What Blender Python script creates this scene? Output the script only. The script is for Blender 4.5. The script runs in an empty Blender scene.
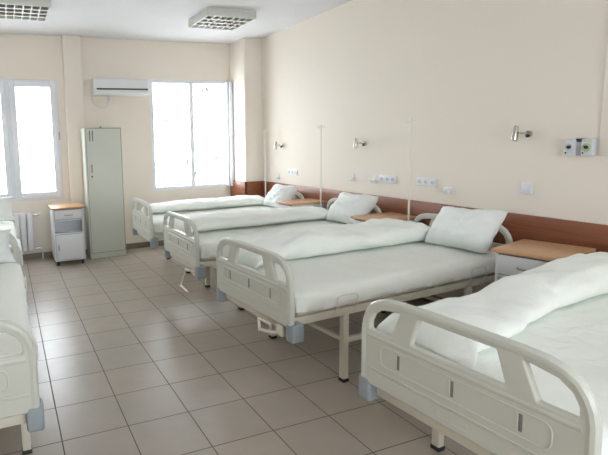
import bpy, bmesh, math, random
from mathutils import Vector, Matrix, noise
random.seed(7)
SC = bpy.context.scene
COL = SC.collection
R = math.radians
T = 1/3
XR, YC, YB, XC, ZC = 3.237, 4.077, 4.549, 2.959, 2.838
XL, YF = -1.38, -4.3

# ------------------------------------------------------------ materials
def mat(name, col, rough=.5, metal=0., noise_amt=0., noise_scale=8., bump=0., bump_scale=60., spec=.5, sheen=0.):
    m = bpy.data.materials.new(name); m.use_nodes = True
    nt = m.node_tree; b = nt.nodes['Principled BSDF']
    b.inputs['Base Color'].default_value = (*col, 1)
    b.inputs['Roughness'].default_value = rough
    b.inputs['Metallic'].default_value = metal
    b.inputs['Specular IOR Level'].default_value = spec
    if sheen: b.inputs['Sheen Weight'].default_value = sheen
    tc = nt.nodes.new('ShaderNodeTexCoord')
    if noise_amt:
        n = nt.nodes.new('ShaderNodeTexNoise'); n.inputs['Scale'].default_value = noise_scale; n.inputs['Detail'].default_value = 4
        mx = nt.nodes.new('ShaderNodeMix'); mx.data_type = 'RGBA'
        mx.inputs['A'].default_value = (*[c*(1-noise_amt) for c in col], 1)
        mx.inputs['B'].default_value = (*[min(1, c*(1+noise_amt)) for c in col], 1)
        nt.links.new(tc.outputs['Object'], n.inputs['Vector'])
        nt.links.new(n.outputs['Fac'], mx.inputs['Factor']); nt.links.new(mx.outputs['Result'], b.inputs['Base Color'])
    if bump:
        n2 = nt.nodes.new('ShaderNodeTexNoise'); n2.inputs['Scale'].default_value = bump_scale; n2.inputs['Detail'].default_value = 3; n2.inputs['Distortion'].default_value = .8
        bp = nt.nodes.new('ShaderNodeBump'); bp.inputs['Strength'].default_value = bump; bp.inputs['Distance'].default_value = .02 if bump_scale < 20 else .004
        nt.links.new(tc.outputs['Object'], n2.inputs['Vector'])
        nt.links.new(n2.outputs['Fac'], bp.inputs['Height']); nt.links.new(bp.outputs['Normal'], b.inputs['Normal'])
    return m

M = {}
M['wall'] = mat('wall_paint', (.83, .765, .68), .75, noise_amt=.012, noise_scale=2, bump=.05, bump_scale=90)
M['ceiling'] = mat('ceiling_paint', (.70, .70, .715), .85, noise_amt=.01, noise_scale=2)
M['base_tile'] = mat('baseboard_tile', (.20, .17, .14), .4, noise_amt=.1)
M['plastic'] = mat('cream_plastic', (.60, .61, .55), .33, noise_amt=.02, noise_scale=5, bump=.03, bump_scale=200)
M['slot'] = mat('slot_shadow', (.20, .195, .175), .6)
M['bumper'] = mat('blue_grey_rubber', (.31, .35, .38), .5, noise_amt=.03)
M['frame'] = mat('cream_steel', (.68, .645, .55), .35, noise_amt=.03)
M['white_steel'] = mat('white_steel', (.80, .80, .79), .35)
M['sheet'] = mat('bed_sheet', (.90, .925, .88), .9, noise_amt=.012, noise_scale=6, bump=.5, bump_scale=9, spec=.15, sheen=.15)
M['duvet'] = mat('duvet_cover', (.88, .915, .875), .9, noise_amt=.01, noise_scale=6, bump=.7, bump_scale=7, spec=.15, sheen=.15)
M['pillow'] = mat('pillow_case', (.86, .90, .89), .9, noise_amt=.01, noise_scale=6, bump=.55, bump_scale=8, spec=.15, sheen=.15)
M['cabinet'] = mat('white_laminate', (.74, .75, .78), .4)
M['cabinet_edge'] = mat('cabinet_shadow_gap', (.16, .17, .20), .6)
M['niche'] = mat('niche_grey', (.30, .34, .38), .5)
M['locker'] = mat('grey_green_paint', (.62, .64, .565), .35, noise_amt=.015)
M['dark'] = mat('black_rubber', (.025, .025, .025), .6)
M['darkline'] = mat('dark_gap', (.12, .125, .12), .6)
M['chrome'] = mat('brushed_chrome', (.55, .53, .48), .25, metal=1.)
M['pvc'] = mat('white_pvc', (.82, .85, .90), .3)
M['acw'] = mat('aircon_plastic', (.76, .76, .78), .4)
M['socketw'] = mat('white_socket', (.78, .80, .84), .4)
M['socketd'] = mat('socket_recess', (.52, .57, .64), .5)
M['radiator'] = mat('radiator_enamel', (.74, .74, .77), .35)
M['pole'] = mat('white_pole', (.80, .79, .72), .35)
M['gasbox'] = mat('outlet_plastic', (.66, .69, .75), .4)
M['gasgreen'] = mat('outlet_green', (.50, .58, .30), .5)
M['gasgrey'] = mat('outlet_grey', (.46, .46, .50), .5)
M['lampbody'] = mat('lamp_enamel', (.68, .69, .66), .4)
M['reflector'] = mat('lamp_reflector', (.62, .60, .55), .3, metal=.7)
M['lampdark'] = mat('lamp_louver_dark', (.55, .53, .48), .5)
M['tube'] = mat('lamp_tube', (.85, .85, .82), .4)
M['bark'] = mat('pale_bark', (.034, .034, .036), .9)
M['leaf'] = mat('pale_leaf', (.027, .030, .020), .8)
M['snow'] = mat('pale_ground', (.75, .75, .75), .9)

def wood(name, c1, c2, rough, sc=(1, 1, 1), dist=2.5, wscale=3.):
    m = bpy.data.materials.new(name); m.use_nodes = True
    nt = m.node_tree; b = nt.nodes['Principled BSDF']; b.inputs['Roughness'].default_value = rough
    tc = nt.nodes.new('ShaderNodeTexCoord'); mp = nt.nodes.new('ShaderNodeMapping'); mp.inputs['Scale'].default_value = sc
    n = nt.nodes.new('ShaderNodeTexNoise'); n.inputs['Scale'].default_value = wscale; n.inputs['Detail'].default_value = 6; n.inputs['Distortion'].default_value = dist
    cr = nt.nodes.new('ShaderNodeValToRGB'); cr.color_ramp.elements[0].color = (*c1, 1); cr.color_ramp.elements[1].color = (*c2, 1)
    cr.color_ramp.elements[0].position = .3; cr.color_ramp.elements[1].position = .7
    nt.links.new(tc.outputs['Object'], mp.inputs['Vector']); nt.links.new(mp.outputs['Vector'], n.inputs['Vector'])
    nt.links.new(n.outputs['Fac'], cr.inputs['Fac']); nt.links.new(cr.outputs['Color'], b.inputs['Base Color'])
    return m
M['panel'] = wood('reddish_wood', (.20, .060, .024), (.29, .095, .040), .38, (6, .7, 12), 1.0, 2.5)
M['top'] = wood('beech_top', (.52, .29, .145), (.63, .375, .205), .35, (8, 1.2, 8), .6, 3)

def tile_material():
    m = bpy.data.materials.new('floor_tiles'); m.use_nodes = True
    nt = m.node_tree; b = nt.nodes['Principled BSDF']
    tc = nt.nodes.new('ShaderNodeTexCoord')
    br = nt.nodes.new('ShaderNodeTexBrick'); br.offset = 0; br.squash = 1
    br.inputs['Scale'].default_value = 1; br.inputs['Brick Width'].default_value = T; br.inputs['Row Height'].default_value = T
    br.inputs['Mortar Size'].default_value = .0032; br.inputs['Mortar Smooth'].default_value = .3; br.inputs['Bias'].default_value = 0
    br.inputs['Color1'].default_value = (.39, .345, .295, 1); br.inputs['Color2'].default_value = (.42, .365, .305, 1)
    br.inputs['Mortar'].default_value = (.13, .11, .09, 1)
    nt.links.new(tc.outputs['Object'], br.inputs['Vector'])
    n = nt.nodes.new('ShaderNodeTexNoise'); n.inputs['Scale'].default_value = 7; n.inputs['Detail'].default_value = 6
    nt.links.new(tc.outputs['Object'], n.inputs['Vector'])
    cr = nt.nodes.new('ShaderNodeMapRange'); cr.inputs['To Min'].default_value = .88; cr.inputs['To Max'].default_value = 1.1
    nt.links.new(n.outputs['Fac'], cr.inputs['Value'])
    mx = nt.nodes.new('ShaderNodeMix'); mx.data_type = 'RGBA'; mx.blend_type = 'MULTIPLY'; mx.inputs['Factor'].default_value = 1
    nt.links.new(br.outputs['Color'], mx.inputs['A']); nt.links.new(cr.outputs['Result'], mx.inputs['B'])
    nt.links.new(mx.outputs['Result'], b.inputs['Base Color'])
    rr = nt.nodes.new('ShaderNodeMapRange'); rr.inputs['To Min'].default_value = .30; rr.inputs['To Max'].default_value = .8
    nt.links.new(br.outputs['Fac'], rr.inputs['Value']); nt.links.new(rr.outputs['Result'], b.inputs['Roughness'])
    bp = nt.nodes.new('ShaderNodeBump'); bp.invert = True; bp.inputs['Strength'].default_value = .5; bp.inputs['Distance'].default_value = .003
    nt.links.new(br.outputs['Fac'], bp.inputs['Height'])
    n3 = nt.nodes.new('ShaderNodeTexNoise'); n3.inputs['Scale'].default_value = 5; nt.links.new(tc.outputs['Object'], n3.inputs['Vector'])
    bp2 = nt.nodes.new('ShaderNodeBump'); bp2.inputs['Strength'].default_value = .12; bp2.inputs['Distance'].default_value = .01
    nt.links.new(n3.outputs['Fac'], bp2.inputs['Height']); nt.links.new(bp.outputs['Normal'], bp2.inputs['Normal'])
    nt.links.new(bp2.outputs['Normal'], b.inputs['Normal'])
    return m
M['floor'] = tile_material()

def glass_material():
    m = bpy.data.materials.new('window_glass'); m.use_nodes = True
    nt = m.node_tree; nt.nodes.remove(nt.nodes['Principled BSDF'])
    out = nt.nodes['Material Output']
    tr = nt.nodes.new('ShaderNodeBsdfTransparent'); gl = nt.nodes.new('ShaderNodeBsdfGlossy'); gl.inputs['Roughness'].default_value = .02
    mx = nt.nodes.new('ShaderNodeMixShader'); mx.inputs['Fac'].default_value = .06
    nt.links.new(tr.outputs[0], mx.inputs[1]); nt.links.new(gl.outputs[0], mx.inputs[2]); nt.links.new(mx.outputs[0], out.inputs['Surface'])
    return m
M['glass'] = glass_material()

# ------------------------------------------------------------ mesh builder
class MB:
    def __init__(s): s.bm = bmesh.new(); s.mats = []
    def mi(s, m):
        if m not in s.mats: s.mats.append(m)
        return s.mats.index(m)
    def _fin(s, before, m, smooth=False):
        i = s.mi(m)
        for f in s.bm.faces:
            if f not in before: f.material_index = i; f.smooth = smooth
    def box(s, a, b, m, bev=0, seg=2, mtx=None):
        before = set(s.bm.faces)
        r = bmesh.ops.create_cube(s.bm, size=1)
        vs = r['verts']
        c = [(a[i]+b[i])/2 for i in range(3)]; d = [abs(b[i]-a[i]) for i in range(3)]
        for v in vs: v.co = Vector((c[0]+v.co.x*d[0], c[1]+v.co.y*d[1], c[2]+v.co.z*d[2]))
        if mtx:
            for v in vs: v.co = mtx @ v.co
        if bev:
            es = list({e for v in vs for e in v.link_edges})
            bmesh.ops.bevel(s.bm, geom=es, offset=bev, segments=seg, affect='EDGES', profile=.5)
        s._fin(before, m, bool(bev)); return s
    def tube(s, pts, r, m, n=10, close=False, cap=True):
        before = set(s.bm.faces)
        pts = [Vector(p) for p in pts]; N = len(pts)
        rs = r if isinstance(r, (list, tuple)) else [r]*N
        rings = []; up = None
        for i, p in enumerate(pts):
            if close: t = (pts[(i+1) % N]-pts[i-1]).normalized()
            else: t = (pts[min(i+1, N-1)]-pts[max(i-1, 0)]).normalized()
            if up is None:
                up = Vector((0, 0, 1)) if abs(t.z) < .9 else Vector((1, 0, 0))
            up = (up - t*up.dot(t)).normalized(); sd = t.cross(up)
            rings.append([s.bm.verts.new(p+(up*math.cos(2*math.pi*k/n)+sd*math.sin(2*math.pi*k/n))*rs[i]) for k in range(n)])
        for i in range(N if close else N-1):
            A, B = rings[i], rings[(i+1) % N]
            for k in range(n): s.bm.faces.new((A[k], A[(k+1) % n], B[(k+1) % n], B[k]))
        if cap and not close:
            s.bm.faces.new(rings[0][::-1]); s.bm.faces.new(rings[-1])
        s._fin(before, m, True); return s
    def cyl(s, a, b, r, m, n=20): return s.tube([a, b], r, m, n)
    def poly(s, pts, m):
        before = set(s.bm.faces); s.bm.faces.new([s.bm.verts.new(p) for p in pts]); s._fin(before, m); return s
    def grid(s, P, m, close_u=False):
        before = set(s.bm.faces)
        V = [[s.bm.verts.new(p) for p in row] for row in P]
        nu = len(V); nv = len(V[0])
        for i in range(nu-1):
            for j in range(nv if close_u else nv-1):
                s.bm.faces.new((V[i][j], V[i][(j+1) % nv], V[i+1][(j+1) % nv], V[i+1][j]))
        if close_u:
            s.bm.faces.new(V[0][::-1]); s.bm.faces.new(V[-1])
        s._fin(before, m, True); return s
    def addmesh(s, me, m, smooth=True):
        before = set(s.bm.faces); s.bm.from_mesh(me); s._fin(before, m, smooth); return s
    def build(s, name, parent=None, loc=None, sharp=35):
        bmesh.ops.recalc_face_normals(s.bm, faces=s.bm.faces)
        for e in s.bm.edges:
            if len(e.link_faces) == 2 and e.calc_face_angle(0) > R(sharp): e.smooth = False
        me = bpy.data.meshes.new(name); s.bm.to_mesh(me); s.bm.free()
        for m in s.mats: me.materials.append(m)
        o = bpy.data.objects.new(name, me); COL.objects.link(o)
        if parent: o.parent = parent
        if loc: o.location = loc
        return o

def fix_smooth(me): pass
def tag(o, label, cat, group=None, kind=None):
    o['label'] = label; o['category'] = cat
    if group: o['group'] = group
    if kind: o['kind'] = kind
    return o
def empty(name, loc=(0, 0, 0), rz=0):
    o = bpy.data.objects.new(name, None); COL.objects.link(o); o.location = loc; o.rotation_euler = (0, 0, rz); o.empty_display_size = .1
    return o
def struct(o):
    o['kind'] = 'structure'; return o
def kids(o): return [c for c in bpy.data.objects if c.parent == o]
def copy_tree(o, parent=None):
    c = o.copy(); COL.objects.link(c)
    if parent: c.parent = parent
    for ch in kids(o): copy_tree(ch, c)
    return c

def curve_mesh(loops, ext, bev, res=3):
    cu = bpy.data.curves.new('tmp', 'CURVE'); cu.dimensions = '2D'; cu.fill_mode = 'BOTH'; cu.extrude = ext; cu.bevel_depth = bev; cu.bevel_resolution = res
    for lp in loops:
        sp = cu.splines.new('POLY'); sp.points.add(len(lp)-1)
        for i, (x, y) in enumerate(lp): sp.points[i].co = (x, y, 0, 1)
        sp.use_cyclic_u = True
    ob = bpy.data.objects.new('tmp', cu); COL.objects.link(ob)
    dg = bpy.context.evaluated_depsgraph_get()
    me = bpy.data.meshes.new_from_object(ob.evaluated_get(dg))
    bpy.data.objects.remove(ob); bpy.data.curves.remove(cu)
    return me

def roundpoly(pts, rads, n=7):
    out = []; N = len(pts)
    for i in range(N):
        p = Vector(pts[i]); a = Vector(pts[i-1])-p; b = Vector(pts[(i+1) % N])-p
        r = rads[i] if isinstance(rads, (list, tuple)) else rads
        ang = a.angle(b); d = min(r/math.tan(ang/2), a.length*.48, b.length*.48)
        p0 = p+a.normalized()*d; p1 = p+b.normalized()*d
        for k in range(n+1):
            t = k/n; out.append(tuple((1-t)**2*p0+2*t*(1-t)*p+t*t*p1))
    return out

# ------------------------------------------------------------ camera
f_, cx_, cy_ = 487.43, 191.19, 200.65
pitch, yaw, roll = .1190, .3610, -.0280
cam = bpy.data.cameras.new('camera'); co = bpy.data.objects.new('camera', cam); COL.objects.link(co); SC.camera = co
co.location = (-.16867, -2.015, 1.4513)
c, s_ = math.cos(yaw), math.sin(yaw); cp, sp_ = math.cos(pitch), math.sin(pitch)
fw = Vector((s_*cp, c*cp, -sp_)); rt = Vector((c, -s_, 0)); up = rt.cross(fw)
rr_ = rt*math.cos(roll)+up*math.sin(roll); uu_ = -rt*math.sin(roll)+up*math.cos(roll)
mt = Matrix((rr_, uu_, -fw)).transposed().to_4x4(); mt.translation = co.location
co.matrix_world = mt
cam.sensor_width = 36; cam.lens = f_/608*36
cam.shift_x = (304-cx_)/608; cam.shift_y = -(227.5-cy_)/608
cam.clip_start = .02

# ------------------------------------------------------------ room
b = MB(); b.box((XL-.2, YF-.2, -.1), (XR+.2, YB+.3, 0), M['floor']); struct(b.build('floor'))
b = MB(); b.box((XL-.2, YF-.2, ZC), (XR+.2, YB+.3, ZC+.15), M['ceiling']); struct(b.build('ceiling'))
b = MB(); b.box((XR, YF-.2, 0), (XR+.2, YB+.3, ZC), M['wall']); struct(b.build('wall_right'))
b = MB(); b.box((XL-.2, YF-.2, 0), (XL, YB+.3, ZC), M['wall']); struct(b.build('wall_left'))
W1 = (-1.12, .515, .775, 2.29); W2 = (1.745, 2.955, .785, 2.325)
def wall_with_holes(y0, y1, holes, name):
    b = MB(); xs = XL
    for (x0, x1, z0, z1) in holes:
        b.box((xs, y0, 0), (x0, y1, ZC), M['wall'])
        b.box((x0, y0, 0), (x1, y1, z0), M['wall']); b.box((x0, y0, z1), (x1, y1, ZC), M['wall'])
        xs = x1
    b.box((xs, y0, 0), (XR, y1, ZC), M['wall'])
    return struct(b.build(name))
wall_with_holes(YB, YB+.28, [W1, W2], 'wall_back')
WFILL = (-.2, 2.0, .9, 2.3)  # opening for the added fill window, sized to set the fill light
wall_with_holes(YF-.2, YF, [WFILL], 'wall_front')
# columns
b = MB(); b.box((XC, YC, 0), (XR, YB, ZC), M['wall'], .006); struct(b.build('wall_right_column'))
b = MB(); b.box((.605, 4.47, 0), (.83, YB, ZC), M['wall'], .006); struct(b.build('wall_back_column'))
# wall conduit above the gas outlets
b = MB(); b.box((XR-.014, -.34, 1.30), (XR, -.105, ZC), M['wall'], .003); struct(b.build('trim_1'))
# wood protective rail
b = MB()
b.box((XR-.02, YF, .64), (XR, YC, .88), M['panel'], .002)
b.box((XC-.02, YC-.02, .64), (XR-.02, YC, .88), M['panel'], .002)
b.box((XC-.02, YC-.02, .64), (XC, YB, .88), M['panel'], .002)
struct(b.build('trim_2'))
# baseboards
b = MB(); b.box((XL, YB-.012, 0), (.605, YB, .075), M['base_tile']); b.box((.605, 4.458, 0), (.83, 4.47, .075), M['base_tile'])
b.box((.83, YB-.012, 0), (XC, YB, .075), M['base_tile']); struct(b.build('baseboard_back'))
b = MB(); b.box((XR-.012, YF, 0), (XR, YC, .075), M['base_tile']); b.box((XC, YC-.012, 0), (XR-.012, YC, .075), M['base_tile'])
b.box((XC-.012, YC-.012, 0), (XC, YB-.012, .075), M['base_tile']); struct(b.build('baseboard_right'))
b = MB(); b.box((XL, YF, 0), (XL+.012, YB-.012, .075), M['base_tile']); struct(b.build('baseboard_left'))

# windows
def frame_rect(b, x0, x1, z0, z1, y0, y1, w, m, bev=.006):
    b.box((x0, y0, z0), (x0+w, y1, z1), m, bev); b.box((x1-w, y0, z0), (x1, y1, z1), m, bev)
    b.box((x0+w, y0, z0), (x1-w, y1, z0+w), m, bev); b.box((x0+w, y0, z1-w), (x1-w, y1, z1), m, bev)
def window(name, W, mull, fw_, sash, handle, yo=0.0):
    x0, x1, z0, z1 = W; y = YB+yo
    b = MB(); frame_rect(b, x0, x1, z0, z1, y+.005, y+.07, fw_, M['pvc'])
    for mx in mull: b.box((mx-.03, y+.01, z0+fw_), (mx+.03, y+.065, z1-fw_), M['pvc'], .005)
    w = struct(b.build(name))
    edges = [x0+fw_]+[v for mx in mull for v in (mx-.03, mx+.03)]+[x1-fw_]
    for i in range(0, len(edges), 2):
        a, c_ = edges[i], edges[i+1]
        if sash:
            sb = MB(); frame_rect(sb, a-.01, c_+.01, z0+fw_-.01, z1-fw_+.01, y-.012, y+.045, sash, M['pvc']); sb.build('sash', w)
        g = MB(); g.box((a+.001, y+.03, z0+fw_+.001), (c_-.001, y+.034, z1-fw_-.001), M['glass']); g.build('pane', w)
    for (hx, hz, hh) in handle:
        h = MB(); h.box((hx-.012, y-.02, hz-hh), (hx+.012, y-.012, hz+hh), M['white_steel'], .003)
        h.cyl((hx, y-.012, hz), (hx, y-.04, hz), .008, M['gasgrey']); h.box((hx-.009, y-.05, hz-.09), (hx+.009, y-.036, hz+.01), M['gasgrey'], .003)
        h.build('window_handle', w)
    return w
window('window_1', W1, [-.62, -.085],   .03, .072, [(.505, 1.62, .03)])
window('window_2', W2, [2.36], .05, 0, [])
# open inward-folded casement against the right jamb of window 2
b = MB(); b.box((2.875, YB-.075, .80), (2.90, YB-.004, 2.30), M['pvc'], .005)
b.box((2.905, YB-.11, .80), (2.95, YB-.004, 2.30), M['pvc'], .005)
o = struct(b.build('window_3'))
h = MB(); h.box((2.915, YB-.125, 1.50), (2.935, YB-.111, 1.58), M['white_steel'], .003); h.box((2.885, YB-.14, 1.53), (2.935, YB-.125, 1.55), M['white_steel'], .003); h.build('window_handle', o)
# unseen window added behind the camera so skylight fills the room
b = MB(); x0, x1, z0, z1 = WFILL; frame_rect(b, x0, x1, z0, z1, YF-.09, YF-.02, .05, M['pvc'])
for mx in (.9,): b.box((mx-.03, YF-.085, z0+.05), (mx+.03, YF-.025, z1-.05), M['pvc'], .005)
w = struct(b.build('added_fill_window'))
g = MB(); g.box((x0+.05, YF-.06, z0+.05), (x1-.05, YF-.056, z1-.05), M['glass']); g.build('pane', w)

# ------------------------------------------------------------ beds
HW = .43; BL = 1.90
def end_board(name, parent, x, face, slots=True):
    """moulded end board in the y/z plane; face = -1 outer face looks to -x"""
    zt, zb = .785, .43; k = HW/.43
    pts = [(-.41, zb), (.41, zb), (.41, .64), (.402, .70), (.38, .745), (.335, .775), (.27, zt), (-.27, zt), (-.335, .775), (-.38, .745), (-.402, .70), (-.41, .64)]
    outer = roundpoly([(p[0]*k, p[1]) for p in pts], [.02, .02, .06, .05, .05, .05, .06, .06, .05, .05, .05, .06], 4)
    cen = roundpoly([(-.190*k, .655), (.190*k, .655), (.150*k, .774), (-.150*k, .774)], .018, 4)
    sl = []
    for sgn in (-1, 1):
        q = [(.268, .652), (.388, .652), (.386, .695), (.366, .730), (.325, .757), (.216, .774)]
        q = [(sgn*p[0]*k, p[1]) for p in q]
        sl.append(roundpoly(q, [.015, .018, .03, .03, .03, .012], 4))
    me = curve_mesh([outer, cen]+sl, .006, .008, 3)
    b = MB(); b.addmesh(me, M['plastic'])
    for v in b.bm.verts: v.co = Vector((v.co.z*1.0, v.co.x, v.co.y))
    top = [(-.410, .655), (-.404, .69), (-.390, .722), (-.368, .750), (-.335, .770), (-.29, .782), (-.22, .787), (-.1, .789), (0, .789)]
    top = top+[(-a, z) for a, z in top[-2::-1]]
    rim = [(0, -.411*k, .44), (0, -.411*k, .60)]+[(0, p[0]*k, p[1]) for p in top]+[(0, .411*k, .60), (0, .411*k, .44)]
    b.tube(rim, .0185, M['plastic'], 10)
    b.tube([(0, -.39*k, .637), (0, .39*k, .637)], .0175, M['plastic'], 10)
    for v in b.bm.verts:
        if v.co.z > .6: v.co.z += (v.co.z-.6)*.06
    fx = face
    rr = roundpoly([(-.318*k, .530), (.318*k, .530), (.318*k, .614), (-.318*k, .614)], .03, 6)
    b.tube([(fx*.0145, p[0], p[1]) for p in rr], .0028, M['plastic'], 6, close=True)
    b.tube([(fx*.0145, -.40*k, .500), (fx*.0145, .40*k, .500)], .004, M['plastic'], 6)
    b.tube([(fx*.0145, -.40*k, .492), (fx*.0145, .40*k, .492)], .0025, M['plastic'], 6)
    rr = roundpoly([(-.06*k, .448), (.06*k, .448), (.06*k, .476), (-.06*k, .476)], .006, 3)
    b.tube([(fx*.0145, p[0], p[1]) for p in rr], .0012, M['plastic'], 5, close=True)
    if slots:
        for u in (-.23*k, 0, .23*k):
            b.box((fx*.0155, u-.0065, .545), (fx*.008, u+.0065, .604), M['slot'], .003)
            b.box((fx*.017, u+.0065, .542), (fx*.008, u+.013, .607), M['plastic'], .002)
    return b.build(name, parent, (x, 0, 0))

def bumper(parent, sx, sy):
    x0 = -.016 if sx < 0 else BL-.063
    b = MB(); b.box((x0, sy*(HW-.055), .338), (x0+.085, sy*(HW+.012), .446), M['bumper'], .014, 3)
    b.box((x0+.03, sy*(HW-.02), .44), (x0+.06, sy*(HW+.004), .456), M['bumper'], .004)
    return b.build('corner_bumper', parent)

def make_bed():
    root = empty('hospital_bed')
    fo = end_board('footboard', root, 0, -1)
    hb = end_board('headboard', root, BL, 1)
    for sx in (-1, 1):
        for sy in (-1, 1): bumper(root, sx, sy)
    b = MB()
    for sy in (-1, 1):
        b.box((.02, sy*.405, .425), (BL-.02, sy*.37, .472), M['frame'], .004)      # side rails
        b.box((.42, sy*.385, .24), (1.52, sy*.357, .27), M['frame'], .003)          # lower braces
    for x in (.03, BL-.06): b.box((x, -.40, .36), (x+.03, .40, .40), M['frame'], .004)
    for x in (.03, BL-.06):
        for sy in (-1, 1): b.box((x, sy*.40, .36), (x+.03, sy*.37, .44), M['frame'], .003)
    for x in (.41, .95, 1.50): b.box((x, -.37, .43), (x+.03, .37, .462), M['frame'], .003)
    for x in (.41, 1.50): b.box((x, -.37, .24), (x+.025, .37, .265), M['frame'], .003)
    for sy in (-1, 1):
        for x in (.75, 1.15): b.box((x, sy*.40, .472), (x+.02, sy*.38, .50), M['frame'], .002)
    b.box((.05, -.40, .478), (BL-.06, .40, .492), M['frame'], .004)                  # mattress platform
    b.build('bed_frame', root)
    for x in (.395, 1.50):
        for sy in (-1, 1):
            l = MB(); l.box((x, sy*.390, .018), (x+.038, sy*.350, .43), M['frame'], .004)
            lo = l.build('leg', root)
            f = MB(); f.box((x-.003, sy*.393, 0), (x+.041, sy*.347, .02), M['dark'], .003); f.build('rubber_foot', lo)
    for sy in (-1, 1):                                                                # thin mattress guards
        for x in (.30, 1.45):
            g = MB(); g.tube([(x, sy*.41, .44), (x, sy*.441, .50), (x, sy*.441, .545), (x+.012, sy*.441, .558), (x+.03, sy*.441, .562), (x+.12, sy*.441, .562), (x+.138, sy*.441, .558), (x+.15, sy*.441, .545), (x+.15, sy*.441, .50), (x+.15, sy*.41, .44)], .0035, M['pole'], 6)
            g.build('mattress_guard', root)
    # mattress with fitted sheet
    b = MB(); P = []; n = 110; mlen = (.035, BL-.045); hw = .425
    for i in range(n+1):
        x = mlen[0]+(mlen[1]-mlen[0])*i/n; row = []
        ex = min(i, n-i)/n; endr = 1-max(0, 1-ex*30)*.04
        sec = [(-hw+.03, .493), (-hw, .50), (-hw-.004, .53), (-hw-.002, .565), (-hw+.006, .59), (-hw+.02, .606), (-hw+.05, .614)]
        secs = sec+[(-hw+.05+(2*hw-.1)*j/26, .616+.006*math.sin(math.pi*j/26)) for j in range(1, 26)]+[(-p[0], p[1]) for p in sec[::-1]]
        for (y, z) in secs:
            w_ = noise.noise(Vector((x*3, y*4, z*3)))*.006+noise.noise(Vector((x*9+z*14, y*5, 2)))*.005
            side = abs(y) > hw-.03 and z > .50
            yy = y*endr+(math.copysign(1, y)*(noise.noise(Vector((x*11+z*9, 0, 5+math.copysign(1, y))))*.011+noise.noise(Vector((x*26-z*30, 0, 8)))*.005) if side else 0)
            zz = z+(w_ if z > .58 else (noise.noise(Vector((x*5, 3, y)))*.006 if z < .51 else 0))
            row.append((x, yy, zz-(1-endr)*.3*(z > .58)))
        P.append(row)
    b.grid(P, M['sheet'], close_u=True); b.build('mattress', root, sharp=70)
    return root

def crank(parent, drop, y0, name='crank_handle'):
    b = MB()
    b.cyl((.06, y0, .385), (-.03, y0, .385), .011, M['frame'], 12)
    b.box((-.012, y0-.03, .345), (.03, y0+.03, .41), M['frame'], .006)
    if drop:   # handle hanging down
        b.tube([(-.02, y0, .385), (-.035, y0+.13, .375), (-.04, y0+.25, .20)], .009, M['frame'], 8)
        b.cyl((-.04, y0+.25, .205), (-.04, y0+.07, .195), .0085, M['white_steel'], 10)
    else:      # handle folded sideways
        b.tube([(-.02, y0, .365), (-.035, y0+.10, .345), (-.04, y0+.155, .34)], .010, M['frame'], 8)
        b.cyl((-.04, y0+.155, .33), (-.04, y0+.165, .405), .0085, M['white_steel'], 10)
        b.cyl((-.04, y0+.165, .40), (-.04, y0+.05, .405), .0075, M['frame'], 10)
    return b.build(name, parent)

BEDS = {  # name: (foot centre x, y, rotation deg)
 1: (1.25, 3.365, -.8), 2: (1.24, 2.03, .6), 3: (1.205, .615, 4.4), 4: (1.24, -.83, 4.5), 5: (-.535, -.10, 90), 6: (-.545, 2.08, 90)}
BLAB = {
 1: 'cream hospital bed farthest back, below the two-pane window beside the corner column',
 2: 'cream hospital bed second from the back window, its crank handle hanging down',
 3: 'cream hospital bed in the middle of the room with crank handle folded sideways',
 4: 'large cream hospital bed nearest the camera at right, its footboard cut by the frame',
 5: 'cream hospital bed at left front, only its rounded footboard corner and mattress edge in frame',
 6: 'cream hospital bed at far left, standing behind the left front bed near the radiator'}
proto = make_bed(); roots = {}
for k in range(1, 7): roots[k] = proto if k == 1 else copy_tree(proto)
for k, (x, y, r) in BEDS.items():
    o = roots[k]; o.location = (x, y, 0); o.rotation_euler = (0, 0, R(r)); tag(o, BLAB[k], 'bed', 'hospital beds of the ward')
crank(roots[3], False, -.31); crank(roots[2], True, -.34)
def bw(k, x, y, z):
    X, Y, r = BEDS[k]; a = R(r); return Vector((X+x*math.cos(a)-y*math.sin(a), Y+x*math.sin(a)+y*math.cos(a), z))

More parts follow.
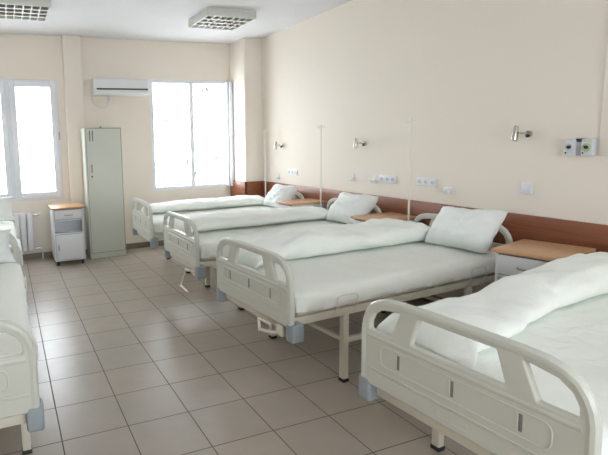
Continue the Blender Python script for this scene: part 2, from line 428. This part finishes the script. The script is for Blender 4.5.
# ------------------------------------------------------------ bedding
def duvet(k, keys, label, seed, name='folded_duvet'):
    """keys: list of (x, y_near, y_far, height) in bed frame"""
    b = MB(); P = []; n = 96
    def lerp(x):
        for a, c_ in zip(keys, keys[1:]):
            if a[0] <= x <= c_[0]:
                t = (x-a[0])/(c_[0]-a[0]); t = t*t*(3-2*t); return [a[i]+(c_[i]-a[i])*t for i in range(1, 4)]
        return keys[-1][1:]
    x0, x1 = keys[0][0], keys[-1][0]
    for i in range(n+1):
        x = x0+(x1-x0)*i/n; yn, yf, h = lerp(x); 
        e = min(i/n, 1-i/n); end = min(1, (e/.05))**.5 if e < .05 else 1
        end = .35+.65*end
        row = []; m_ = 52
        cy = (yn+yf)/2; hw = (yf-yn)/2
        for j in range(m_):
            a = 2*math.pi*j/m_; ca, sa = math.cos(a), math.sin(a)
            y = cy-hw*math.copysign(abs(ca)**.85, ca)
            z = .5+(.5*math.copysign(abs(sa)**.85, sa))
            if sa < 0: z = .5+.5*sa
            wob = noise.noise(Vector((x*2.3, y*3, seed)))*.10+noise.noise(Vector((x*7+y*6, y*10, seed+3)))*.08
            rid = abs(noise.noise(Vector((x*4-y*7, y*4+x*2, seed+9))))*.13
            zz = .622+h*end*z*(1+(wob-rid)*(z > .3)*1.3)
            y += noise.noise(Vector((x*3.5, seed+z, 1)))*.018+noise.noise(Vector((x*11, seed+z*2, 4)))*.006
            row.append(bw(k, x+noise.noise(Vector((y*7, z*2, seed)))*.02*(1 if e < .08 else 0), y, max(.621, zz)))
        P.append(row)
    b.grid(P, M['duvet'], close_u=True)
    # cover seam, a fine raised welt along the near lower edge
    o = b.build(name, sharp=75)
    return tag(o, label, 'duvet', 'rolled white duvets')
duvet(1, [(.10, .02, .43, .11), (.6, .04, .44, .12), (1.2, .05, .43, .13), (1.70, .06, .40, .12)], 'white duvet folded lengthwise on the farthest bed below the two-pane window', 1)
duvet(2, [(.10, -.03, .43, .13), (.6, -.02, .44, .15), (1.2, .0, .43, .13), (1.72, .02, .40, .12)], 'white duvet folded lengthwise on the second bed from the back window', 5)
duvet(3, [(.08, .06, .42, .15), (.35, .08, .43, .19), (.9, .06, .43, .195), (1.4, .04, .43, .18), (1.78, .05, .38, .14)], 'white duvet rolled lengthwise on the middle bed, beside its upright pillow', 9)
duvet(4, [(.04, -.03, .40, .11), (.2, .02, .40, .125), (.45, .06, .39, .125), (.65, .11, .39, .12), (.9, .14, .41, .165), (1.3, .14, .42, .19), (1.80, .12, .43, .18)], 'big puffy white duvet roll on the nearest bed at the right edge', 14)
# turned-back duvet end lying just inside the footboard of the nearest bed
b = MB()
def slab(b, k, x0, x1, y0, y1, z0, h, seed, m, skew=0):
    P = []
    for i in range(21):
        u = i/20; row = []
        for j in range(28):
            a = 2*math.pi*j/28; ca, sa = math.cos(a), math.sin(a)
            x = (x0+x1)/2+(x1-x0)/2*math.copysign(abs(ca)**.35, ca); y = y0+(y1-y0)*u
            e = min(u, 1-u); s = min(1, .5+e*8)
            zz = z0+h/2+h/2*math.copysign(abs(sa)**.6, sa)*s+noise.noise(Vector((x*12, y*9, seed)))*.012
            row.append(bw(k, x+skew*u+noise.noise(Vector((y*10, seed, 2)))*.008, y, max(z0, zz)))
        P.append(row)
    b.grid(P, m, close_u=True)

def pillow(k, c, thick, label, seed, group='white pillows propped on the beds', name='pillow', world=None):
    """c: four corners BL, BR, TR, TL in bed frame (x, y, z)"""
    BLc, BR, TR, TL = [Vector(p) if world else bw(k, *p) for p in c]
    nrm = ((BR-BLc).cross(TL-BLc)).normalized()
    b = MB(); n = 30
    for sgn in (1, -1):
        P = []
        for i in range(n+1):
            row = []
            for j in range(n+1):
                u, v = i/n, j/n; su, sv = 2*u-1, 2*v-1
                # pinched edges
                pu = su*(1-.085*(1-sv*sv)*(1)) ; pv = sv*(1-.085*(1-su*su))
                uu, vv = (pu+1)/2, (pv+1)/2
                p = BLc*(1-uu)*(1-vv)+BR*uu*(1-vv)+TR*uu*vv+TL*(1-uu)*vv
                t = ((1-su**4)*(1-sv**4))**.62
                wr = noise.noise(Vector((u*4, v*4, seed)))*.16+noise.noise(Vector((u*9+v*4, v*8, seed+2)))*.12-abs(noise.noise(Vector((u*7-v*5, v*3+u*2, seed+5))))*.16
                edge = (1-t)*noise.noise(Vector((u*6, v*6, seed+7)))*.018
                p = p+nrm*(sgn*thick/2*t*(1+wr)+edge)+Vector((0, 0, -.012*(1-abs(su))*(v)))
                row.append(p)
            P.append(row)
        b.grid(P, M['pillow'])
    bmesh.ops.remove_doubles(b.bm, verts=b.bm.verts, dist=.0008)
    o = b.build(name, sharp=80)
    return tag(o, label, 'pillow', group)
pillow(3, [(1.59, .06, .64), (1.63, -.42, .635), (1.81, -.44, .925), (1.79, .05, .905)], .24, 'white pillow propped against the headboard of the middle bed, beside the bedside cabinet', 3)
pillow(2, [(1.57, .02, .64), (1.60, -.43, .635), (1.81, -.47, .905), (1.80, .01, .90)], .23, 'white pillow propped against the headboard of the second bed from the back', 8)
pillow(1, [(1.58, .03, .64), (1.60, -.42, .635), (1.80, -.44, .90), (1.79, .0, .90)], .20, 'white pillow on the farthest bed, near the corner column with the wood rail', 12)
pillow(5, [(1.74, .35, .635), (1.74, -.39, .635), (1.79, -.375, .87), (1.79, .35, .885)], .16, 'white pillow standing at the head of the left front bed, facing the camera', 17)
pillow(6, [(1.72, .35, .635), (1.72, -.44, .635), (1.78, -.44, .90), (1.78, .35, .92)], .15, 'white pillow at far left edge, standing below the left window', 21)
# rumpled sheet end hanging at the foot of the far left bed
b = MB(); P = []
for i in range(31):
    u = i/30; y = -.46+.6*u; row = []
    for j in range(15):
        v = j/14
        x = .07+v*.5; z = .632+noise.noise(Vector((x*9, y*9, 3)))*.012
        if u < .12:
            dz = (.12-u)/.12; z -= dz*(.13+.03*math.sin(v*14)); y2 = -.445-.006*math.sin(v*22)*dz
        else: y2 = y
        row.append(bw(6, x, y2, z))
    P.append(row)
b.grid(P, M['duvet']); o = b.build('folded_sheet', sharp=80); md = o.modifiers.new('thick', 'SOLIDIFY'); md.thickness = .008; md.offset = 1
tag(o, 'rumpled white sheet hanging over the foot end of the far left bed', 'sheet')

# ------------------------------------------------------------ bedside cabinets (front looks to -y locally)
def make_cabinet():
    root = empty('bedside_cabinet'); W, D, H = .185, .22, .75
    b = MB(); t = .016
    b.box((-W, -D, .06), (-W+t, D, H-.022), M['cabinet'], .002); b.box((W-t, -D, .06), (W, D, H-.022), M['cabinet'], .002)
    b.box((-W+t, D-t, .06), (W-t, D, H-.022), M['cabinet']); b.box((-W+t, -D, .06), (W-t, D-t, .076), M['cabinet'])
    b.box((-W+t, -D+.004, H-.04), (W-t, D-t, H-.022), M['cabinet'])
    b.box((-W+t, -D+.004, .575), (W-t, D-t, .589), M['cabinet']); b.box((-W+t, -D+.004, .405), (W-t, D-t, .421), M['cabinet'])
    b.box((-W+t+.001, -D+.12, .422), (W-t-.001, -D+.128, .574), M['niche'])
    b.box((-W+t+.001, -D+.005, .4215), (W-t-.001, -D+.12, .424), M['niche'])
    b.build('carcass', root)
    b = MB(); b.box((-W-.022, -D-.025, H-.022), (W+.022, D+.01, H), M['top'], .006, 3); b.build('cabinet_top', root)
    b = MB(); b.box((-W+.020, -D-.012, .598), (W-.020, -D+.004, H-.034), M['cabinet'], .003); b.box((-W+.017, -D+.0005, .592), (W-.017, -D+.003, H-.026), M['cabinet_edge'])
    d = b.build('drawer', root)
    b = MB(); b.tube([(-.05, -D-.012, .655), (-.045, -D-.03, .652), (0, -D-.034, .650), (.045, -D-.03, .652), (.05, -D-.012, .655)], .005, M['chrome'], 8); b.build('drawer_handle', d)
    b = MB(); b.box((-W+.020, -D-.012, .082), (W-.020, -D+.004, .400), M['cabinet'], .003); b.box((-W+.017, -D+.0005, .078), (W-.017, -D+.003, .404), M['cabinet_edge'])
    d = b.build('door', root)
    b = MB(); b.tube([(-W+.05, -D-.012, .20), (-W+.047, -D-.03, .21), (-W+.047, -D-.032, .24), (-W+.047, -D-.03, .27), (-W+.05, -D-.012, .28)], .005, M['chrome'], 8); b.build('door_handle', d)
    b = MB(); b.box((-W+.02, -D+.006, .425), (-W+.022+.30, -D+.009, .573), M['glass']); b.build('niche_glass', root)
    for sx in (-1, 1):
        for sy in (-1, 1):
            b = MB(); cx, cy = sx*(W-.035), sy*(D-.035)
            b.cyl((cx-.013, cy, .024), (cx+.013, cy, .024), .024, M['dark'], 16); b.box((cx-.02, cy-.02, .042), (cx+.02, cy+.02, .062), M['dark'], .004)
            b.build('castor', root)
    return root
cab = make_cabinet()
CABS = [((.50, 4.19, 0), 0, (.98, .95, .955), 'white bedside cabinet with glass niche standing against the grey-green locker'),
        ((2.865, -.045, 0), R(-90+13), (.95, .94, 1), 'white bedside cabinet with beech top between the nearest bed and the middle bed'),
        ((2.965, 1.395, 0), R(-90+1), (.82, 1.0, 1), 'white beech-topped bedside cabinet between the middle bed and the second bed from the back'),
        ((2.975, 2.72, 0), R(-90), (.82, 1, 1), 'white bedside cabinet mostly hidden between the two farthest beds')]
for i, (l, rz, sc, lab) in enumerate(CABS):
    o = cab if i == 0 else copy_tree(cab); o.location = l; o.rotation_euler = (0, 0, rz); o.scale = sc; tag(o, lab, 'cabinet', 'bedside cabinets')

# ------------------------------------------------------------ locker
L = empty('locker', (1.005, 4.36, 0), 0)
b = MB(); x0, x1, y0, y1, H = -.235, .235, -.18, .16, 1.665
b.box((x0, y0, .0), (x1, y1, H), M['locker'], .004); b.build('locker_body', L)
b = MB(); b.box((x0+.022, y0-.006, .075), (x1-.012, y0-.0005, H-.012), M['locker'], .002)
b.box((x0+.018, y0-.0025, .070), (x1-.006, y0-.0003, H-.007), M['darkline'])
d = b.build('locker_door', L)
b = MB()
for x in (x0+.06, x0+.095): b.box((x, y0-.0075, 1.50), (x+.012, y0-.0045, 1.63), M['darkline'], .001)
b.build('vent_slots', d)
b = MB(); b.box((x0+.062, y0-.012, 1.10), (x0+.086, y0-.006, 1.21), M['gasgrey'], .002); b.tube([(x0+.074, y0-.010, 1.11), (x0+.074, y0-.032, 1.13), (x0+.074, y0-.034, 1.17), (x0+.074, y0-.01, 1.20)], .006, M['chrome'], 8); b.build('handle', d)
b = MB(); b.cyl((x0+.072, y0-.006, 1.055), (x0+.072, y0-.014, 1.055), .011, M['dark'], 14); b.build('keyhole', d)
b = MB(); b.box((-.035, y0-.002, H), (-.015, y0+.006, H+.015), M['darkline'], .002); b.build('door_latch', L)
tag(L, 'tall grey-green metal locker with two vent slots beside the small cabinet', 'locker')

# ------------------------------------------------------------ air conditioner
A = empty('air_conditioner', (1.32, YB, 2.09))
b = MB(); sec = [(0, 0), (-.15, 0), (-.185, .02), (-.20, .055), (-.205, .12), (-.20, .19), (-.18, .215), (0, .22)]
P = [[(x, y, z) for (y, z) in sec] for x in (-.362, -.355, .355, .362)]
for (y, z) in []: pass
P[0] = [(P[0][i][0], sec[i][0]*.96, .11+(sec[i][1]-.11)*.95) for i in range(8)]; P[3] = [(P[3][i][0], sec[i][0]*.96, .11+(sec[i][1]-.11)*.95) for i in range(8)]
b.grid(P, M['acw'], close_u=True); b.build('housing', A, sharp=25)
b = MB(); b.box((-.335, -.211, .066), (.345, -.195, .083), M['dark'], .002); b.build('air_slot', A)
b = MB(); b.box((-.33, -.205, .028), (.34, -.186, .056), M['acw'], .004, mtx=None); b.build('air_flap', A)
b = MB(); b.tube([(-.35, -.02, .06), (-.37, -.02, .0), (-.368, -.02, -.06), (-.33, -.02, -.12), (-.26, -.02, -.155), (-.20, -.02, -.15), (-.17, -.02, -.11), (-.155, -.02, -.05), (-.15, -.02, .01)], .006, M['acw'], 8)
b.box((-.165, -.035, -.06), (-.135, -.01, .0), M['gasbox'], .004); b.build('drain_hose', A)
tag(A, 'white wall mounted air conditioner above the locker', 'air conditioner')

# ------------------------------------------------------------ radiator
Rr = empty('radiator', (-.25, YB-.07, .13)); n = 8
for i in range(n):
    x = .02+i*.08-.26
    b = MB(); b.box((x-.036, -.035, 0), (x+.036, .035, .49), M['radiator'], .012, 3); b.box((x-.026, -.041, .03), (x+.026, -.03, .46), M['radiator'], .004); b.build('radiator_section', Rr)
for z in (.02, .46):
    b = MB(); b.cyl((-.28, 0, z), (.38, 0, z), .012, M['radiator']); b.cyl((.375, 0, z), (.43, 0, z), .018, M['chrome'])
    if z > .1: b.cyl((.425, 0, .46), (.46, 0, .46), .016, M['white_steel']); b.tube([(.40, 0, .46), (.40, .05, .46), (.40, .069, .46)], .008, M['radiator'])
    else: b.tube([(.40, 0, .02), (.44, 0, .02), (.455, 0, -.02), (.455, 0, -.129)], .008, M['radiator'])
    b.build('valve_pipe', Rr)
b = MB(); b.box((-.2, .02, .30), (-.17, .07, .32), M['radiator']); b.box((.2, .02, .30), (.23, .07, .32), M['radiator']); b.build('bracket', Rr)
tag(Rr, 'white sectional radiator on the wall below the left window', 'radiator')

# ------------------------------------------------------------ wall fittings on the right wall
def lamp_proto():
    L = empty('wall_lamp')
    b = MB(); b.cyl((0, 0, 0), (-.018, 0, 0), .023, M['chrome'], 24); b.build('base_plate', L)
    b = MB(); b.tube([(-.015, 0, 0), (-.045, .0, .005), (-.07, .020, .008), (-.075, .040, .005)], .008, M['chrome'], 10); b.build('arm', L)
    b = MB(); b.tube([(-.085, .048, -.042), (-.082, .047, -.036), (-.078, .043, .045), (-.076, .040, .058)], [.021, .022, .017, .011], M['chrome'], 18); b.build('lamp_shade', L)
    b = MB(); b.cyl((-.018, -.005, -.016), (-.034, -.005, -.016), .009, M['dark'], 12); b.build('switch', L)
    return L
lp = lamp_proto()
for i, (y, z, lab) in enumerate([(3.56, 1.375, 'small chrome swivel wall lamp above the farthest bed'), (1.99, 1.39, 'small chrome swivel wall lamp above the second bed, between two drip poles'), (.335, 1.445, 'small chrome swivel wall lamp nearest the camera, left of the gas outlets')]):
    o = lp if i == 0 else copy_tree(lp); o.location = (XR, y, z); tag(o, lab, 'lamp', 'chrome wall lamps')

def socket_proto(n):
    S = empty('wall_socket'); w = .072
    b = MB(); b.box((-.010, -n*w/2, -.037), (0, n*w/2, .037), M['socketw'], .004); b.build('frame_plate', S)
    for i in range(n):
        y = (i-(n-1)/2)*w
        b = MB(); b.cyl((-.0095, y, 0), (-.013, y, 0), .026, M['socketw'], 20); b.cyl((-.0125, y, 0), (-.0138, y, 0), .019, M['socketd'], 20)
        for s in (-1, 1): b.cyl((-.0135, y+s*.008, 0), (-.0145, y+s*.008, 0), .003, M['dark'], 8)
        b.build('socket', S)
    return S
so = socket_proto(3)
for i, (y, z, lab) in enumerate([(1.205, 1.052, 'white triple socket on the wall right of the nearest drip pole'), (1.665, 1.05, 'white triple socket left of the nearest drip pole'), (3.31, 1.04, 'white triple socket above the pillow of the farthest bed')]):
    o = so if i == 0 else copy_tree(so); o.location = (XR, y, z); tag(o, lab, 'socket', 'triple wall sockets')

def switch(y, z, s, d, lab, cat='switch', name='wall_switch'):
    S = empty(name, (XR, y, z)); b = MB(); b.box((-d, -s/2, -s/2), (0, s/2, s/2), M['socketw'], .005); b.build('cover_plate', S)
    b = MB(); b.box((-d-.004, -s*.32, -s*.32), (-d+.001, s*.32, s*.32), M['socketw'], .002); b.build('rocker', S); return tag(S, lab, cat)
switch(.328, 1.065, .082, .012, 'square white light switch below the nearest chrome wall lamp')
switch(.974, .998, .055, .035, 'small white bell box above the pillow of the middle bed', 'box', 'bell_box')
switch(3.93, 1.05, .06, .01, 'faint white switch near the corner column, beside the farthest drip pole')
def hook(y, z, lab):
    b = MB(); b.box((-.006, -.012, -.02), (0, .012, .045), M['socketw'], .002); b.tube([(-.004, 0, .0), (-.03, 0, -.02), (-.05, 0, -.015), (-.052, 0, .006)], .007, M['socketw'], 8)
    b.box((-.052, -.028, -.03), (-.002, .028, -.012), M['socketw'], .003)
    o = b.build('wall_bracket', loc=(XR, y, z)); return tag(o, lab, 'bracket', 'small wall brackets')
hook(2.16, 1.035, 'small white bracket on the wall below the second chrome lamp')
hook(1.84, 1.03, 'small white bracket immediately left of the middle triple socket')
hook(3.66, .965, 'small pinkish white bracket above the farthest pillow')

G = empty('gas_outlet_panel', (XR, 0, 1.352))
b = MB(); b.box((-.03, -.030, -.052), (0, .022, .055), M['gasgrey'], .003); b.box((-.034, -.028, .035), (-.02, .018, .056), M['dark'], .002); b.build('backing_plate', G)
for (y, m2, lab) in ((.047, M['gasbox'], 'left outlet'), (-.052, M['gasbox'], 'right outlet with green ring')):
    b = MB(); b.box((-.045, y-.034, -.052), (0, y+.030, .052), m2, .006); bx = b.build('outlet_box', G); bx['label'] = lab
    green = y < 0
    b = MB(); b.tube([(-.047, y+.022*math.cos(t*math.pi/12), .002+.022*math.sin(t*math.pi/12)) for t in range(24)], .005, M['gasgreen'] if green else M['lampbody'], 8, close=True); b.build('outlet_ring', bx)
    b = MB(); b.cyl((-.044, y, .002), (-.053, y, .002), .011, M['dark'], 18); b.build('outlet_port', bx)
    b = MB(); b.cyl((-.044, y+.018, -.034), (-.048, y+.018, -.034), .005, M['dark'], 10); b.build('screw', bx)
    if green:
        b = MB(); b.box((-.047, y-.025, .034), (-.044, y+.022, .041), M['gasgreen']); b.build('marking_strip', bx)
tag(G, 'pair of white medical gas outlets with dark ports on the wall at right edge', 'gas outlet')

# ------------------------------------------------------------ drip poles at bed heads
def pole_proto():
    b = MB(); b.cyl((0, 0, .34), (0, 0, .95), .0085, M['pole'], 12); b.cyl((0, 0, .95), (0, 0, 1.60), .0065, M['pole'], 12)
    o = empty('drip_pole'); b.build('pole', o)
    b = MB(); b.tube([(0, -.07, 1.585), (0, -.072, 1.57), (0, -.05, 1.563), (0, -.035, 1.585), (0, -.03, 1.60), (0, 0, 1.602), (0, .03, 1.60), (0, .035, 1.585), (0, .05, 1.563), (0, .072, 1.57), (0, .07, 1.585)], .003, M['pole'], 8)
    b.tube([(-.04, 0, 1.59), (-.042, 0, 1.57), (-.02, 0, 1.566), (0, 0, 1.59), (.02, 0, 1.566), (.042, 0, 1.57), (.04, 0, 1.59)], .003, M['pole'], 6)
    b.build('hook', o)
    b = MB(); b.cyl((0, 0, .33), (0, 0, .50), .013, M['frame'], 12); b.build('socket_sleeve', o)
    return o
pp = pole_proto()
for i, (k, y, lab) in enumerate([(3, .425, 'nearest of the thin white drip poles, at the far head corner of the middle bed'), (2, .475, 'thin white drip pole between the second and farthest beds, left of a wall lamp'), (1, .458, 'farthest thin white drip pole, in front of the corner column')]):
    o = pp if i == 0 else copy_tree(pp); p = bw(k, BL-.045, y, 0); o.location = (p.x, p.y, 0); tag(o, lab, 'drip pole', 'thin white drip poles')

# ------------------------------------------------------------ ceiling lamps
def ceil_lamp():
    L = empty('ceiling_lamp'); h = .285; z0 = -.085
    b = MB(); t = .018
    b.box((-h, -h, z0), (-h+t, h, 0), M['lampbody'], .003); b.box((h-t, -h, z0), (h, h, 0), M['lampbody'], .003)
    b.box((-h+t, -h, z0), (h-t, -h+t, 0), M['lampbody'], .003); b.box((-h+t, h-t, z0), (h-t, h, 0), M['lampbody'], .003)
    b.box((-h+t, -h+t, -.012), (h-t, h-t, 0), M['lampbody']); b.build('housing', L)
    b = MB(); n = 4
    for i in range(n+1):
        y = -h+t+(2*h-2*t)*i/n
        if 0 < i < n:
            P = [[(x, y-.020, z0+.002), (x, y, z0+.055), (x, y+.020, z0+.002)] for x in (-h+t, h-t)]
            b.grid(P, M['reflector']); b.poly([(-h+t, y-.020, z0+.002), (h-t, y-.020, z0+.002), (h-t, y+.020, z0+.002), (-h+t, y+.020, z0+.002)], M['lampbody'])
    for i in range(1, 7):
        x = -h+t+(2*h-2*t)*i/7; b.box((x-.004, -h+t, z0+.002), (x+.004, h-t, z0+.045), M['reflector'])
        b.box((x-.006, -h+t, z0+.0005), (x+.006, h-t, z0+.004), M['lampbody'])
    b.build('louver_grid', L)
    b = MB(); b.box((-h+t+.001, -h+t+.001, -.03), (h-t-.001, h-t-.001, -.022), M['lampdark']); b.build('reflector_tray', L)
    for i in range(n):
        y = -h+t+(2*h-2*t)*(i+.5)/n; b = MB(); b.cyl((-h+.03, y, -.042), (h-.03, y, -.042), .013, M['tube'], 12); b.build('fluorescent_tube', L)
    return L
cl = ceil_lamp(); cl.location = (2.18, 3.10, ZC); tag(cl, 'square louvered ceiling lamp right of centre, before the corner column', 'lamp', 'square ceiling lamps')
c2 = copy_tree(cl); c2.location = (.05, 3.19, ZC); tag(c2, 'square louvered ceiling lamp at the top left corner', 'lamp', 'square ceiling lamps')

# ------------------------------------------------------------ outside
b = MB(); b.box((-30, YB+.6, -3.2), (30, 45, -3.0), M['snow']); struct(b.build('ground'))
def tree(x, y, h, seed, leaves, label, z=-3.0):
    rnd = random.Random(seed); root = empty('tree', (x, y, z)); b = MB(); tips = []
    def grow(p, d, ln, r, dep):
        q = p+d*ln; mid = p+d*ln*.5+Vector((rnd.uniform(-1, 1), rnd.uniform(-1, 1), 0))*ln*.05
        b.tube([p, mid, q], [r, r*.85, r*.68], M['bark'], 6)
        if dep == 0: tips.append(q); return
        if dep < 3: tips.append(q)
        for _ in range(rnd.choice((2, 3)) if dep > 1 else 3):
            nd = (d+Vector((rnd.uniform(-.7, .7), rnd.uniform(-.5, .5), rnd.uniform(-.05, .45)))).normalized()
            grow(q, nd, ln*rnd.uniform(.6, .8), r*.6, dep-1)
    grow(Vector((0, 0, 0)), Vector((rnd.uniform(-.08, .08), 0, 1)).normalized(), h*.36, h*.006, 5)
    b.build('trunk', root)
    if leaves:
        b = MB(); i0 = b.mi(M['leaf'])
        for q in tips:
            for _ in range(leaves):
                c_ = q+Vector([rnd.gauss(0, .22) for _ in range(3)]); s = rnd.uniform(.03, .06)
                a = Vector([rnd.uniform(-1, 1) for _ in range(3)]).normalized(); e = a.orthogonal().normalized()
                f = b.bm.faces.new([b.bm.verts.new(c_+v) for v in (a*s, e*s*.5, -a*s, -e*s*.5)]); f.material_index = i0
        b.build('foliage', root)
    return tag(root, label, 'tree')
tree(-.1, 9.5, 6.3, 4, 0, 'bare thin tree outside the left window')
tree(3.5, 9.0, 7.5, 11, 26, 'pale leafy tree outside the left pane of the two-pane window')
tree(5.6, 13.5, 9.0, 23, 26, 'pale leafy tree outside the right pane of the two-pane window')

# ------------------------------------------------------------ light
w = bpy.data.worlds.new('world'); SC.world = w; w.use_nodes = True
bg = w.node_tree.nodes['Background']; bg.inputs['Color'].default_value = (.88, .945, 1, 1); bg.inputs['Strength'].default_value = 12
def portal(name, loc, rot, sx, sy):
    l = bpy.data.lights.new(name, 'AREA'); l.shape = 'RECTANGLE'; l.size = sx; l.size_y = sy; l.cycles.is_portal = True
    o = bpy.data.objects.new(name, l); COL.objects.link(o); o.location = loc; o.rotation_euler = rot; return o
portal('daylight_left_window', ((W1[0]+W1[1])/2, YB+.27, 1.53), (R(-90), 0, 0), 1.65, 1.52)
portal('daylight_right_window', ((W2[0]+W2[1])/2, YB+.27, 1.555), (R(-90), 0, 0), 1.21, 1.54)
portal('fill_window_portal', ((WFILL[0]+WFILL[1])/2, YF-.19, 1.6), (R(90), 0, 0), 2.2, 1.4)  # sky portal for the added fill window behind the camera
SC.view_settings.view_transform = 'Standard'; SC.view_settings.look = 'None'; SC.view_settings.exposure = .12
SC.cycles.max_bounces = 10; SC.cycles.diffuse_bounces = 6
